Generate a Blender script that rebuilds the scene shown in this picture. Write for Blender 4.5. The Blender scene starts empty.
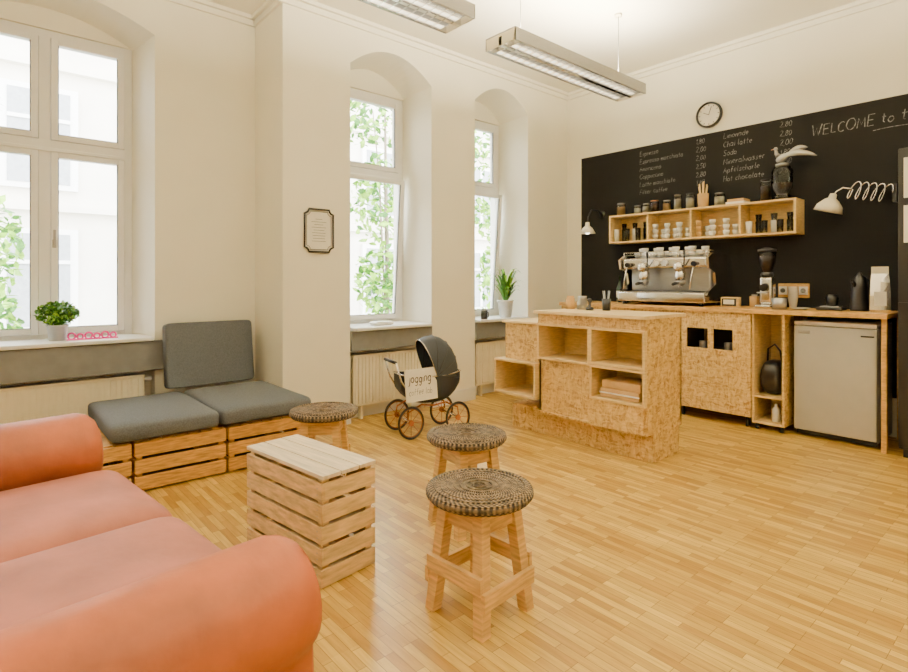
import bpy, bmesh, math, random
from mathutils import Vector, Matrix
random.seed(7)
pi=math.pi
S=bpy.context.scene

# ---------------------------------------------------------------- materials
def new(name):
    m=bpy.data.materials.new(name); m.use_nodes=True
    nt=m.node_tree; return m,nt,nt.nodes['Principled BSDF']
def mat(name,col,rough=.5,metal=0,var=.08,scale=12,bump=0,stretch=(1,1,1),coat=0,emis=0,sheen=0,bd=.005):
    m,nt,p=new(name); N=nt.nodes; L=nt.links
    tc=N.new('ShaderNodeTexCoord'); mp=N.new('ShaderNodeMapping'); mp.inputs['Scale'].default_value=stretch
    no=N.new('ShaderNodeTexNoise'); no.inputs['Scale'].default_value=scale; no.inputs['Detail'].default_value=5
    L.new(tc.outputs['Object'],mp.inputs[0]); L.new(mp.outputs[0],no.inputs['Vector'])
    r=N.new('ShaderNodeValToRGB')
    c=Vector(col[:3]); a=c*(1-var*1.6); b=c*(1+var)
    r.color_ramp.elements[0].color=(*a,1); r.color_ramp.elements[0].position=.3
    r.color_ramp.elements[1].color=(*[min(x,1) for x in b],1); r.color_ramp.elements[1].position=.7
    L.new(no.outputs['Fac'],r.inputs[0]); L.new(r.outputs[0],p.inputs['Base Color'])
    p.inputs['Roughness'].default_value=rough; p.inputs['Metallic'].default_value=metal
    if bump:
        bp=N.new('ShaderNodeBump'); bp.inputs['Strength'].default_value=bump; bp.inputs['Distance'].default_value=bd
        L.new(no.outputs['Fac'],bp.inputs['Height']); L.new(bp.outputs[0],p.inputs['Normal'])
    if coat: p.inputs['Coat Weight'].default_value=coat
    if sheen: p.inputs['Sheen Weight'].default_value=sheen
    if emis:
        p.inputs['Emission Color'].default_value=(*col[:3],1); p.inputs['Emission Strength'].default_value=emis
    return m
WALL=mat('wall_plaster',(.92,.885,.75),.85,var=.012,scale=3,bump=.05)
CEIL=mat('ceiling_paint',(.93,.90,.78),.9,var=.01,scale=3)
WHITE=mat('white_lacquer',(.88,.88,.87),.35,var=.01)
CREAM=mat('radiator_enamel',(.86,.79,.60),.45,var=.02)
GREYP=mat('grey_painted_board',(.15,.15,.14),.6,var=.08)
FAB=mat('grey_fabric',(.085,.092,.10),.95,var=.2,scale=160,bump=.3)
SOFA=mat('terracotta_velvet',(.40,.098,.026),.55,var=.22,scale=5,bump=.35,bd=.02)
SOFA2=mat('dusty_rose_seat_fabric',(.385,.135,.092),.68,var=.18,scale=4,bump=.35,bd=.025)
PINE=mat('pine_wood',(.66,.40,.13),.55,var=.22,scale=9,stretch=(1,1,9),bump=.1)
PINEX=mat('pine_wood_long',(.60,.34,.085),.5,var=.24,scale=6,stretch=(3,1.2,14),bump=.1)
PINEW=mat('whitewashed_pine',(.80,.66,.45),.6,var=.14,scale=4,stretch=(1.5,14,6),bump=.1)
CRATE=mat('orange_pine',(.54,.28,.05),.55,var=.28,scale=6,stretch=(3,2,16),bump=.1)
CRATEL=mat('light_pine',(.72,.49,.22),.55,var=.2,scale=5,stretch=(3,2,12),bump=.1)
PLY=mat('plywood_edge',(.74,.52,.21),.5,var=.12,scale=8,stretch=(2,2,10))
PLYD=mat('plywood_face',(.80,.60,.29),.5,var=.10,scale=5,stretch=(2,8,4))
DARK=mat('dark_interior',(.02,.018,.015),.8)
BLACK=mat('black_plastic',(.008,.008,.009),.35)
CHROME=mat('polished_steel',(.72,.70,.66),.16,1,var=.03)
STEEL=mat('brushed_steel',(.40,.395,.38),.38,.75,var=.05,scale=20,stretch=(1,1,12))
FRIDGE=mat('fridge_silver',(.45,.44,.40),.4,.15,var=.02)
PINK=mat('pink_plastic',(.85,.02,.30),.4)
LEAF=mat('leaf_green',(.05,.20,.006),.5,var=.4,scale=30)
LEAFL=mat('leaf_light',(.28,.54,.03),.5,var=.4,scale=8)
BARK=mat('bark',(.25,.20,.15),.9)
POT=mat('zinc_pot',(.62,.62,.62),.4,.4)
CER=mat('white_ceramic',(.85,.84,.8),.2)
PAPER=mat('paper_card',(.87,.84,.75),.8,var=.03)
KRAFT=mat('kraft_paper',(.56,.35,.14),.8,var=.1)
COFFEE=mat('coffee_beans',(.04,.015,.007),.5,var=.4,scale=90,bump=.6)
COPPER=mat('copper',(.7,.32,.15),.3,.9)
NAVY=mat('pram_canvas',(.010,.013,.018),.7,var=.1,scale=60)
HOODG=mat('pram_hood_canvas',(.024,.030,.038),.65,var=.1,scale=60)
RUST=mat('orange_enamel',(.30,.085,.018),.5)
CHALK=mat('chalk',(.24,.235,.215),.95,var=.5,scale=60)
FACADE=mat('facade_render',(.78,.74,.66),.9,var=.06,scale=1)
FGLASS=mat('facade_glass',(.34,.36,.38),.2)
ASPH=mat('courtyard_ground',(.35,.36,.30),.9,var=.2,scale=2)
TUBE=mat('fluorescent_tube',(1,.90,.68),.5,var=0,emis=9)
LAMPW=mat('cream_lampshade',(.83,.77,.60),.45)
BOTTLE=mat('dark_green_glass',(.01,.03,.012),.12)

def glassmat(name,tint,ior,rg):
    m,nt,p=new(name); N=nt.nodes;L=nt.links
    tr=N.new('ShaderNodeBsdfTransparent'); tr.inputs[0].default_value=(*tint,1); gl=N.new('ShaderNodeBsdfGlossy'); gl.inputs['Roughness'].default_value=rg
    fr=N.new('ShaderNodeFresnel'); fr.inputs[0].default_value=ior; mx=N.new('ShaderNodeMixShader')
    L.new(fr.outputs[0],mx.inputs[0]);L.new(tr.outputs[0],mx.inputs[1]);L.new(gl.outputs[0],mx.inputs[2]);L.new(mx.outputs[0],N['Material Output'].inputs[0]); return m
WGLASS=glassmat('window_glass',(1,1,1),1.25,.02); JGLASS=glassmat('jar_glass',(.82,.85,.82),1.5,.05)

m,nt,p=new('chalkboard_paint'); N=nt.nodes;L=nt.links
tc=N.new('ShaderNodeTexCoord'); no=N.new('ShaderNodeTexNoise'); no.inputs['Scale'].default_value=1.6; no.inputs['Detail'].default_value=6
r=N.new('ShaderNodeValToRGB'); r.color_ramp.elements[0].color=(.004,.004,.004,1); r.color_ramp.elements[1].color=(.013,.0125,.011,1)
L.new(tc.outputs['Object'],no.inputs['Vector']);L.new(no.outputs['Fac'],r.inputs[0]);L.new(r.outputs[0],p.inputs['Base Color']);p.inputs['Roughness'].default_value=.8; p.inputs['Specular IOR Level'].default_value=.2
BOARD=m

# parquet
m,nt,p=new('oak_strip_parquet'); N=nt.nodes;L=nt.links
tc=N.new('ShaderNodeTexCoord')
def brick(wd,rh,off,fr,c1,c2,mort):
    bk=N.new('ShaderNodeTexBrick'); bk.inputs['Scale'].default_value=1
    bk.inputs['Brick Width'].default_value=wd; bk.inputs['Row Height'].default_value=rh; bk.inputs['Mortar Size'].default_value=mort; bk.offset=off; bk.offset_frequency=fr
    bk.inputs['Color1'].default_value=(*c1,1); bk.inputs['Color2'].default_value=(*c2,1); bk.inputs['Mortar'].default_value=(*[x*.5 for x in c2],1)
    L.new(tc.outputs['Object'],bk.inputs['Vector']); return bk
bk=brick(.21,.034,.43,3,(.80,.555,.125),(.44,.235,.032),.0010)
bk3=brick(.63,.136,.5,2,(1.0,1.0,1.0),(.80,.74,.62),0)
mp=N.new('ShaderNodeMapping'); mp.inputs['Scale'].default_value=(3,30,1); no=N.new('ShaderNodeTexNoise'); no.inputs['Scale'].default_value=2.2; no.inputs['Detail'].default_value=6
L.new(tc.outputs['Object'],mp.inputs[0]);L.new(mp.outputs[0],no.inputs['Vector'])
r=N.new('ShaderNodeValToRGB'); r.color_ramp.elements[0].color=(.66,.60,.47,1); r.color_ramp.elements[0].position=.3; r.color_ramp.elements[1].color=(1.0,1.0,1.0,1); r.color_ramp.elements[1].position=.6
L.new(no.outputs['Fac'],r.inputs[0])
prev=bk.outputs['Color']
for o in(r.outputs[0],bk3.outputs['Color']):
    mm=N.new('ShaderNodeMixRGB'); mm.blend_type='MULTIPLY'; mm.inputs[0].default_value=.75
    L.new(prev,mm.inputs[1]);L.new(o,mm.inputs[2]); prev=mm.outputs[0]
L.new(prev,p.inputs['Base Color'])
p.inputs['Roughness'].default_value=.34; p.inputs['Coat Weight'].default_value=.15; p.inputs['Coat Roughness'].default_value=.18
bp=N.new('ShaderNodeBump'); bp.inputs['Strength'].default_value=.08; bp.inputs['Distance'].default_value=.002; L.new(no.outputs['Fac'],bp.inputs['Height']);L.new(bp.outputs[0],p.inputs['Normal'])
FLOOR=m

def osb(name):
    m,nt,p=new(name); N=nt.nodes;L=nt.links
    tc=N.new('ShaderNodeTexCoord')
    nz=N.new('ShaderNodeTexNoise'); nz.inputs['Scale'].default_value=12
    ad=N.new('ShaderNodeMixRGB'); ad.blend_type='ADD'; ad.inputs[0].default_value=.06
    L.new(tc.outputs['Object'],nz.inputs['Vector']);L.new(tc.outputs['Object'],ad.inputs[1]);L.new(nz.outputs['Color'],ad.inputs[2])
    outs=[]
    for rot,sc in(((.5,.6,.4),(24,26,90)),((-.5,.3,-.7),(95,50,26))):
        mp=N.new('ShaderNodeMapping'); mp.inputs['Rotation'].default_value=rot; mp.inputs['Scale'].default_value=sc
        v=N.new('ShaderNodeTexVoronoi'); v.inputs['Scale'].default_value=1.0
        L.new(ad.outputs[0],mp.inputs[0]);L.new(mp.outputs[0],v.inputs['Vector'])
        s=N.new('ShaderNodeSeparateColor'); L.new(v.outputs['Color'],s.inputs[0]); outs.append(s)
    mt=N.new('ShaderNodeMath'); mt.operation='MULTIPLY_ADD'; mt.inputs[1].default_value=.5
    m2=N.new('ShaderNodeMath'); m2.operation='MULTIPLY'; m2.inputs[1].default_value=.5
    L.new(outs[1].outputs[0],m2.inputs[0]);L.new(outs[0].outputs[0],mt.inputs[0]);L.new(m2.outputs[0],mt.inputs[2])
    r=N.new('ShaderNodeValToRGB'); e=r.color_ramp.elements
    e[0].position=.05; e[0].color=(.32,.165,.04,1); e[1].position=.95; e[1].color=(.78,.55,.21,1)
    k=e.new(.4); k.color=(.58,.36,.10,1)
    L.new(mt.outputs[0],r.inputs[0]);L.new(r.outputs[0],p.inputs['Base Color']);p.inputs['Roughness'].default_value=.5
    return m
OSB=osb('osb_board')

m,nt,p=new('woven_seagrass'); N=nt.nodes;L=nt.links
tc=N.new('ShaderNodeTexCoord'); sx=N.new('ShaderNodeSeparateXYZ'); L.new(tc.outputs['Object'],sx.inputs[0])
def M(op,a,b=None):
    n=N.new('ShaderNodeMath'); n.operation=op
    for i,v in enumerate((a,b)):
        if v is None: continue
        if isinstance(v,(int,float)): n.inputs[i].default_value=v
        else: L.new(v,n.inputs[i])
    return n.outputs[0]
ra=M('SQRT',M('ADD',M('MULTIPLY',sx.outputs[0],sx.outputs[0]),M('MULTIPLY',sx.outputs[1],sx.outputs[1])))
an=M('ARCTAN2',sx.outputs[1],sx.outputs[0])
a1=M('SINE',M('ADD',M('MULTIPLY',an,60),M('MULTIPLY',ra,90)))
b1=M('SINE',M('MULTIPLY',ra,430))
pr=M('ADD',M('MULTIPLY',M('MULTIPLY',a1,b1),.5),.5)
no=N.new('ShaderNodeTexNoise'); no.inputs['Scale'].default_value=45; no.inputs['Detail'].default_value=4; L.new(tc.outputs['Object'],no.inputs['Vector'])
pr2=M('ADD',M('MULTIPLY',pr,.5),M('MULTIPLY',no.outputs['Fac'],.7))
r=N.new('ShaderNodeValToRGB'); e=r.color_ramp.elements; e[0].position=.5; e[0].color=(.022,.015,.010,1); e[1].position=.90; e[1].color=(.34,.23,.11,1)
L.new(pr2,r.inputs[0]);L.new(r.outputs[0],p.inputs['Base Color']);p.inputs['Roughness'].default_value=.75
bp=N.new('ShaderNodeBump'); bp.inputs['Strength'].default_value=.8; bp.inputs['Distance'].default_value=.004; L.new(pr,bp.inputs['Height']);L.new(bp.outputs[0],p.inputs['Normal'])
WOVEN=m

# ---------------------------------------------------------------- mesh builder
class B:
    def __init__(s,name): s.bm=bmesh.new(); s.mats=[]; s.name=name
    def mi(s,m):
        if m not in s.mats: s.mats.append(m)
        return s.mats.index(m)
    def face(s,vs,m,smooth=False):
        try: f=s.bm.faces.new(vs)
        except ValueError: return None
        f.material_index=s.mi(m); f.smooth=smooth; return f
    def V(s,p,M=None):
        p=Vector(p); return s.bm.verts.new(M@p if M else p)
    def quad(s,pts,m): s.face([s.V(p) for p in pts],m)
    def box(s,x0,x1,y0,y1,z0,z1,m,M=None):
        v=[s.V((x,y,z),M) for x in(x0,x1) for y in(y0,y1) for z in(z0,z1)]
        for q in((0,1,3,2),(4,6,7,5),(0,4,5,1),(2,3,7,6),(0,2,6,4),(1,5,7,3)): s.face([v[i] for i in q],m)
    def rbox(s,x0,x1,y0,y1,z0,z1,m,r=.01,seg=3,M=None):
        t=bmesh.new(); bmesh.ops.create_cube(t,size=1)
        for v in t.verts: v.co=Vector(((x0+x1)/2+v.co.x*(x1-x0),(y0+y1)/2+v.co.y*(y1-y0),(z0+z1)/2+v.co.z*(z1-z0)))
        bmesh.ops.bevel(t,geom=t.edges[:],offset=r,segments=seg,affect='EDGES',profile=.5)
        mp={v:s.V(v.co,M) for v in t.verts}
        for f in t.faces: s.face([mp[v] for v in f.verts],m,True)
        t.free()
    def beam(s,p,q,w,d,m,up=(0,0,1)):
        p=Vector(p);q=Vector(q);a=(q-p).normalized();u=Vector(up)
        if abs(a.dot(u))>.97:u=Vector((0,1,0))
        x=a.cross(u).normalized();y=x.cross(a)
        vs=[]
        for c in(p,q):
            for i,j in((-1,-1),(1,-1),(1,1),(-1,1)): vs.append(s.bm.verts.new(c+x*i*w/2+y*j*d/2))
        for k in((3,2,1,0),(4,5,6,7),(0,1,5,4),(1,2,6,5),(2,3,7,6),(3,0,4,7)): s.face([vs[i] for i in k],m)
    def tube(s,pts,r,m,seg=8,closed=False,cap=True):
        pts=[Vector(p) for p in pts]; n=len(pts); rings=[]
        rr=r if isinstance(r,(list,tuple)) else [r]*n
        px=None
        for i,p in enumerate(pts):
            if closed: t=pts[(i+1)%n]-pts[i-1]
            else: t=pts[min(i+1,n-1)]-pts[max(i-1,0)]
            t.normalize()
            if px is None:
                u=Vector((0,0,1)) if abs(t.z)<.9 else Vector((1,0,0)); px=t.cross(u).normalized()
            else:
                px=(px-t*px.dot(t)); px.normalize()
            py=t.cross(px)
            rings.append([s.bm.verts.new(p+(px*math.cos(2*pi*k/seg)+py*math.sin(2*pi*k/seg))*rr[i]) for k in range(seg)])
        for i in range(n if closed else n-1):
            a=rings[i];b=rings[(i+1)%n]
            for k in range(seg): s.face([a[k],a[(k+1)%seg],b[(k+1)%seg],b[k]],m,True)
        if cap and not closed: s.face(rings[0][::-1],m); s.face(rings[-1],m)
    def cyl(s,p,q,r,m,r2=None,seg=24): s.tube([p,q],[r,r if r2 is None else r2],m,seg)
    def torus(s,c,R,r,m,axis='x',seg=32,ms=8):
        pts=[]
        for k in range(seg):
            a=2*pi*k/seg; ca,sa=R*math.cos(a),R*math.sin(a)
            o={'x':(0,ca,sa),'y':(ca,0,sa),'z':(ca,sa,0)}[axis]; pts.append(Vector(c)+Vector(o))
        s.tube(pts,r,m,ms,closed=True)
    def lathe(s,prof,c,m,seg=32,M=None,smooth=True):
        c=Vector(c); rings=[]
        for r,z in prof:
            if r<1e-5: rings.append([s.V(c+Vector((0,0,z)),M)])
            else: rings.append([s.V(c+Vector((r*math.cos(2*pi*k/seg),r*math.sin(2*pi*k/seg),z)),M) for k in range(seg)])
        for a,b in zip(rings,rings[1:]):
            for k in range(seg):
                k2=(k+1)%seg
                if len(a)==1 and len(b)==1: break
                if len(a)==1: s.face([a[0],b[k2],b[k]],m,smooth)
                elif len(b)==1: s.face([a[k],a[k2],b[0]],m,smooth)
                else: s.face([a[k],a[k2],b[k2],b[k]],m,smooth)
    def cushion(s,x0,x1,y0,y1,z0,z1,m,e1=.35,e2=.22,nu=48,nv=20,M=None,ez=1.6):
        c=Vector(((x0+x1)/2,(y0+y1)/2,(z0+z1)/2)); a=Vector(((x1-x0)/2,(y1-y0)/2,(z1-z0)/2))
        pw=lambda v,e: math.copysign(abs(v)**e,v)
        rings=[]
        for j in range(nv+1):
            t=-pi/2+pi*j/nv; cv=pw(math.cos(t),e1); sv=pw(math.sin(t),e1*ez)
            if j in(0,nv): rings.append([s.V(c+Vector((0,0,a.z*sv)),M)]); continue
            ring=[]
            for i in range(nu):
                u=2*pi*i/nu
                ring.append(s.V(c+Vector((a.x*cv*pw(math.cos(u),e2),a.y*cv*pw(math.sin(u),e2),a.z*sv)),M))
            rings.append(ring)
        for A,Bq in zip(rings,rings[1:]):
            for k in range(nu):
                k2=(k+1)%nu
                if len(A)==1: s.face([A[0],Bq[k2],Bq[k]],m,True)
                elif len(Bq)==1: s.face([A[k],A[k2],Bq[0]],m,True)
                else: s.face([A[k],A[k2],Bq[k2],Bq[k]],m,True)
    def sphere(s,c,r,m,sc=(1,1,1),seg=20,M=None):
        prof=[(r*math.cos(-pi/2+pi*j/12),r*math.sin(-pi/2+pi*j/12)) for j in range(13)]
        prof[0]=(0,-r);prof[-1]=(0,r)
        T=Matrix.Translation(c)
        if M: T=T@M
        s.lathe(prof,(0,0,0),m,seg,M=T@Matrix.Diagonal((*sc,1)))
    def cubby(s,x0,x1,y0,y1,z0,z1,t,m):
        s.box(x0,x1,y0,y1,z0,z0+t,m); s.box(x0,x1,y0,y1,z1-t,z1,m)
        s.box(x0,x0+t,y0,y1,z0+t,z1-t,m); s.box(x1-t,x1,y0,y1,z0+t,z1-t,m); s.box(x0+t,x1-t,y1-t,y1,z0+t,z1-t,m)
    def obj(s,loc=(0,0,0),rz=0,bevel=0,parent=None,recalc=True,rot=None,scale=None):
        if recalc: bmesh.ops.recalc_face_normals(s.bm,faces=s.bm.faces[:])
        me=bpy.data.meshes.new(s.name); s.bm.to_mesh(me); s.bm.free()
        for m in s.mats: me.materials.append(m)
        o=bpy.data.objects.new(s.name,me); S.collection.objects.link(o)
        o.location=loc; o.rotation_euler=rot if rot else (0,0,rz)
        if scale: o.scale=scale
        if parent: o.parent=parent
        if bevel:
            b=o.modifiers.new('bevel','BEVEL'); b.width=bevel; b.segments=2; b.limit_method='ANGLE'; b.angle_limit=.7
        return o
def dup(o,loc,rz=0):
    n=o.copy(); S.collection.objects.link(n); n.location=loc; n.rotation_euler=(0,0,rz); return n

# ---------------------------------------------------------------- room shell
XL=-4.60; XP=-4.05; YB=5.30; ZC=3.40; XR=2.6; YR=-3.0; JOG=1.78
b=B('floor'); b.box(-5.0,XR,YR,YB,-.1,0,FLOOR); b.obj()
b=B('ceiling'); b.box(-5.4,XR,YR,YB,ZC,ZC+.1,CEIL); b.obj()
def bay(b,xw,xg,ya,yb,s,zsill,zsp,rise,zf,xn):
    n=16
    ys=[ya+(yb-ya)*i/n for i in range(n+1)]
    yg=[ya+s+(yb-ya-2*s)*i/n for i in range(n+1)]
    zz=[zsp+rise*(1-(2*i/n-1)**2) for i in range(n+1)]
    for i in range(n):
        b.quad([(xw,ys[i],zz[i]),(xw,ys[i+1],zz[i+1]),(xw,ys[i+1],ZC),(xw,ys[i],ZC)],WALL)
        b.quad([(xw,ys[i],zz[i]),(xg,yg[i],zz[i]-.03),(xg,yg[i+1],zz[i+1]-.03),(xw,ys[i+1],zz[i+1])],WALL)
        b.quad([(xg,yg[i],zf),(xg,yg[i+1],zf),(xg,yg[i+1],zz[i+1]-.03),(xg,yg[i],zz[i]-.03)],WALL)
    for y,g in((ya,ya+s),(yb,yb-s)):
        b.quad([(xw,y,zsill),(xg,g,zsill),(xg,g,zsp-.03),(xw,y,zsp)],WALL)
        b.quad([(xg,g,zsill),(xg-.14,g,zsill),(xg-.14,g,zf),(xg,g,zf)],WALL)
        b.quad([(xw,y,0),(xn,y,0),(xn,y,zsill),(xw,y,zsill)],WALL)
    b.quad([(xn,ya,0),(xn,yb,0),(xn,yb,zsill),(xn,ya,zsill)],WALL)
    b.quad([(xn,ya,zsill),(xn,yb,zsill),(xg-.14,yb,zsill),(xg-.14,ya,zsill)],WALL)
    b.quad([(xg,ya+s,zf),(xg,yb-s,zf),(xg-.14,yb-s,zf),(xg-.14,ya+s,zf)],WALL)
def strip(b,x,y0,y1): b.quad([(x,y0,0),(x,y1,0),(x,y1,ZC),(x,y0,ZC)],WALL)
ZS=.75; ZF=3.02
b=B('wall_left')
strip(b,XL,YR,-2.1); bay(b,XL,-4.95,-2.1,-.85,.08,ZS,3.04,.16,ZF,-4.72); strip(b,XL,-.85,-.26)
bay(b,XL,-4.95,-.26,1.02,.08,ZS,3.04,.16,ZF,-4.72); strip(b,XL,1.02,JOG)
b.quad([(XL,JOG,0),(XP,JOG,0),(XP,JOG,ZC),(XL,JOG,ZC)],WALL)
strip(b,XP,JOG,2.37); bay(b,XP,-4.45,2.37,3.24,.03,ZS+.02,3.02,.19,ZF-.04,-4.2)
strip(b,XP,3.24,3.80); bay(b,XP,-4.45,3.80,4.60,.03,ZS+.02,3.02,.19,ZF-.04,-4.2); strip(b,XP,4.60,YB)
b.obj(recalc=False)
b=B('wall_back'); b.box(-4.6,XR,YB,YB+.12,0,ZC,WALL); b.obj()
b=B('wall_right'); b.box(XR,XR+.1,YR,YB,0,ZC,WALL); b.obj()
b=B('wall_rear'); b.box(-4.8,XR,YR-.1,YR,0,ZC,WALL); b.obj()
def crown(b,p,q,n):
    p=Vector(p);q=Vector(q);n=Vector(n)
    for d,z0,z1 in((.05,.03,.0),(.022,.075,.03)):
        a=[p,q,q+n*d,p+n*d]
        lo=[Vector((v.x,v.y,ZC-z0)) for v in a]; hi=[Vector((v.x,v.y,ZC-z1-.0005)) for v in a]
        vs=[b.bm.verts.new(v) for v in lo+hi]
        for k in((0,1,2,3),(4,5,6,7),(0,1,5,4),(1,2,6,5),(2,3,7,6),(3,0,4,7)): b.face([vs[i] for i in k],CEIL)
b=B('trim_1')
crown(b,(XL,YR,0),(XL,JOG,0),(1,0,0)); crown(b,(XL,JOG,0),(XP,JOG,0),(0,-1,0)); crown(b,(XP,JOG-.05,0),(XP,YB,0),(1,0,0)); crown(b,(XP,YB,0),(XR,YB,0),(0,-1,0))
b.obj()
b=B('baseboard_left')
b.box(XL,XL+.018,YR,-.26,0,.1,WHITE); b.box(XL,XL+.018,1.02,JOG,0,.1,WHITE); b.box(XL+.018,XP+.018,JOG-.018,JOG,0,.12,WHITE)
for y0,y1 in((JOG,2.37),(3.24,3.80),(4.60,YB)): b.box(XP,XP+.018,y0,y1,0,.12,WHITE)
for y0,y1 in((2.37,3.24),(3.80,4.60)): b.box(-4.2,-4.185,y0,y1,0,.1,WHITE)
b.obj(bevel=.004)
b=B('baseboard_back'); b.box(-.15,XR,YB-.018,YB,0,.12,WHITE); b.obj(bevel=.004)

# ---------------------------------------------------------------- windows
def window(name,xg,y0,y1,z0,z1,ztr,mull,tilt=0):
    b=B(name); W=WHITE; f=.055; d0,d1=xg-.10,xg-.02
    b.box(d0,d1,y0,y0+f,z0,z1,W); b.box(d0,d1,y1-f,y1,z0,z1,W)
    b.box(d0,d1,y0+f,y1-f,z0,z0+f,W); b.box(d0,d1,y0+f,y1-f,z1-f,z1,W)
    b.box(d0,d1+.01,y0+f,y1-f,ztr-.04,ztr+.04,W); b.box(d1+.01,d1+.03,y0+f,y1-f,ztr-.045,ztr-.02,W)
    cols=[(y0+f,y1-f)]
    if mull:
        c=(y0+y1)/2; b.box(d0,d1+.008,c-.035,c+.035,z0+f,z1-f,W); cols=[(y0+f,c-.035),(c+.035,y1-f)]
    for (a,c) in cols:
        for (u,v,tl) in((z0+f,ztr-.04,tilt),(ztr+.04,z1-f,0)):
            M=Matrix.Translation((d1,0,u))@Matrix.Rotation(tl,4,'Y')@Matrix.Translation((-d1,0,-u))
            s=.045; e0,e1=d1-.045,d1+.018
            b.box(e0,e1,a+.003,a+s,u+.003,v-.003,W,M); b.box(e0,e1,c-s,c-.003,u+.003,v-.003,W,M)
            b.box(e0,e1,a+s,c-s,u+.003,u+s,W,M); b.box(e0,e1,a+s,c-s,v-s,v-.003,W,M)
            b.box(e0+.02,e0+.026,a+s,c-s,u+s,v-s,WGLASS,M)
            for q in((a+s,a+s+.006),(c-s-.006,c-s)): b.box(e1-.02,e1-.005,q[0],q[1],u+s,v-s,GREYP,M)
            b.box(e1-.02,e1-.005,a+s,c-s,u+s,u+s+.006,GREYP,M)
    hz=(z0+ztr)/2; hy=cols[-1][0]+.022 if mull else cols[0][1]-.022
    b.box(d1+.018,d1+.03,hy-.012,hy+.012,hz-.03,hz+.03,STEEL); b.box(d1+.03,d1+.05,hy-.008,hy+.008,hz-.01,hz+.10,STEEL)
    return b.obj(bevel=.004)
window('window_1',-4.95,-.18,.94,ZS,ZF,2.18,True)
window('window_2',-4.45,2.40,3.21,ZS+.02,ZF-.04,2.21,False,.075)
window('window_3',-4.45,3.83,4.57,ZS+.02,ZF-.04,2.21,False,.075)
window('window_4',-4.95,-2.02,-.93,ZS,ZF,2.18,True)
def sill(n,x0,x1,y0,y1,z):
    b=B(n); b.box(x0,x1,y0,y1,z,z+.028,WHITE); return b.obj(bevel=.006)
sill('window_sill',-4.95,-4.53,-.2,1.0,ZS); sill('window_sill',-4.46,-3.99,2.40,3.21,ZS+.02); sill('window_sill',-4.46,-3.99,3.83,4.57,ZS+.02)
b=B('trim_2'); b.box(-4.72,-4.55,-.26,1.10,.53,ZS-.002,GREYP); b.obj(bevel=.004)
b=B('trim_3'); b.box(-4.2,-4.03,2.375,3.235,.60,ZS+.018,GREYP); b.obj(bevel=.004)
b=B('trim_4'); b.box(-4.2,-4.03,3.805,4.595,.60,ZS+.018,GREYP); b.obj(bevel=.004)
def radiator(x,y0,y1,z0,z1):
    b=B('radiator'); b.box(x,x+.035,y0,y1,z0,z1,CREAM); n=int((y1-y0)/.035)
    for i in range(n):
        y=y0+.01+i*(y1-y0-.02)/n; b.box(x+.035,x+.042,y+.004,y+.026,z0+.02,z1-.02,CREAM)
    b.box(x-.04,x+.05,y0,y1,z1-.012,z1,CREAM)
    b.cyl((x+.01,y1+.005,z0+.02),(x+.01,y1+.04,z0+.02),.01,CREAM,seg=10); b.cyl((x+.01,y1+.04,0.0),(x+.01,y1+.04,z0+.03),.01,CREAM,seg=10)
    b.cyl((x+.01,y1,z1-.04),(x+.01,y1+.05,z1-.04),.016,WHITE,seg=12)
    for y in(y0+.1,y1-.1): b.box(x-.04,x+.01,y-.012,y+.012,0,z0+.02,CREAM)
    b.obj(bevel=.002)
radiator(-4.63,-.2,.95,.12,.50); radiator(-4.12,2.42,3.14,.12,.56); radiator(-4.12,3.85,4.5,.12,.56)

# ---------------------------------------------------------------- outside
b=B('courtyard_ground'); b.box(-30,-5.2,-20,30,-1.1,-1.0,ASPH); b.obj()
b=B('facade_building')
X=-15
b.box(X-4,X,-12,26,-1,7.6,FACADE)
b.box(X-.1,X+.35,-12,26,7.6,7.9,FACADE)
for iz,z in enumerate((0.2,3.3,)):
    for iy in range(16):
        y=-10.5+iy*2.2
        b.box(X,X+.12,y-.15,y+1.25,z-.12,z+2.12,WHITE); b.box(X+.12,X+.14,y,y+1.1,z,z+2,FGLASS); b.box(X+.14,X+.18,y+.5,y+.6,z,z+2,WHITE); b.box(X+.14,X+.18,y,y+1.1,z+1.35,z+1.43,WHITE)
    b.box(X,X+.2,-12,26,z+2.5,z+2.62,FACADE)
b.obj()
def leaves(b,c,rad,n,size,mats):
    for _ in range(n):
        while True:
            v=Vector([random.uniform(-1,1) for _ in range(3)])
            if v.length<1: break
        p=Vector(c)+Vector((v.x*rad[0],v.y*rad[1],v.z*rad[2]))
        q=Matrix.Rotation(random.uniform(0,6.28),4,Vector([random.uniform(-1,1) for _ in range(3)]).normalized())
        s=size*random.uniform(.6,1.3)
        pts=[(0,-s,0),(s*.5,-.2*s,.1*s),(.35*s,.5*s,0),(0,s,-.1*s),(-.35*s,.5*s,0),(-s*.5,-.2*s,.1*s)]
        b.face([b.bm.verts.new(p+(q@Vector(t))) for t in pts],random.choice(mats))
def tree(loc,clusters,n,size,h):
    b=B('courtyard_tree')
    b.tube([(0,0,0),(.05,.02,h*.4),(-.05,.05,h*.75),(0,0,h)],[.05,.04,.03,.015],BARK,10)
    for c,r in clusters:
        b.tube([(0,0,h*.35),(c[0]*.5,c[1]*.5,c[2]*.8),c],[.02,.015,.008],BARK,6)
        leaves(b,c,r,n,size,[LEAFL,LEAFL,LEAF])
    b.obj(loc,recalc=False)
tree((-7.6,5.1,-1),[((0,-.1,3.5),(.6,.45,.8)),((.2,-.2,2.2),(.5,.4,.6)),((.1,-.3,4.9),(.8,1.0,.55)),((.3,.0,1.3),(.6,.6,.5))],360,.08,5)
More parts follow.
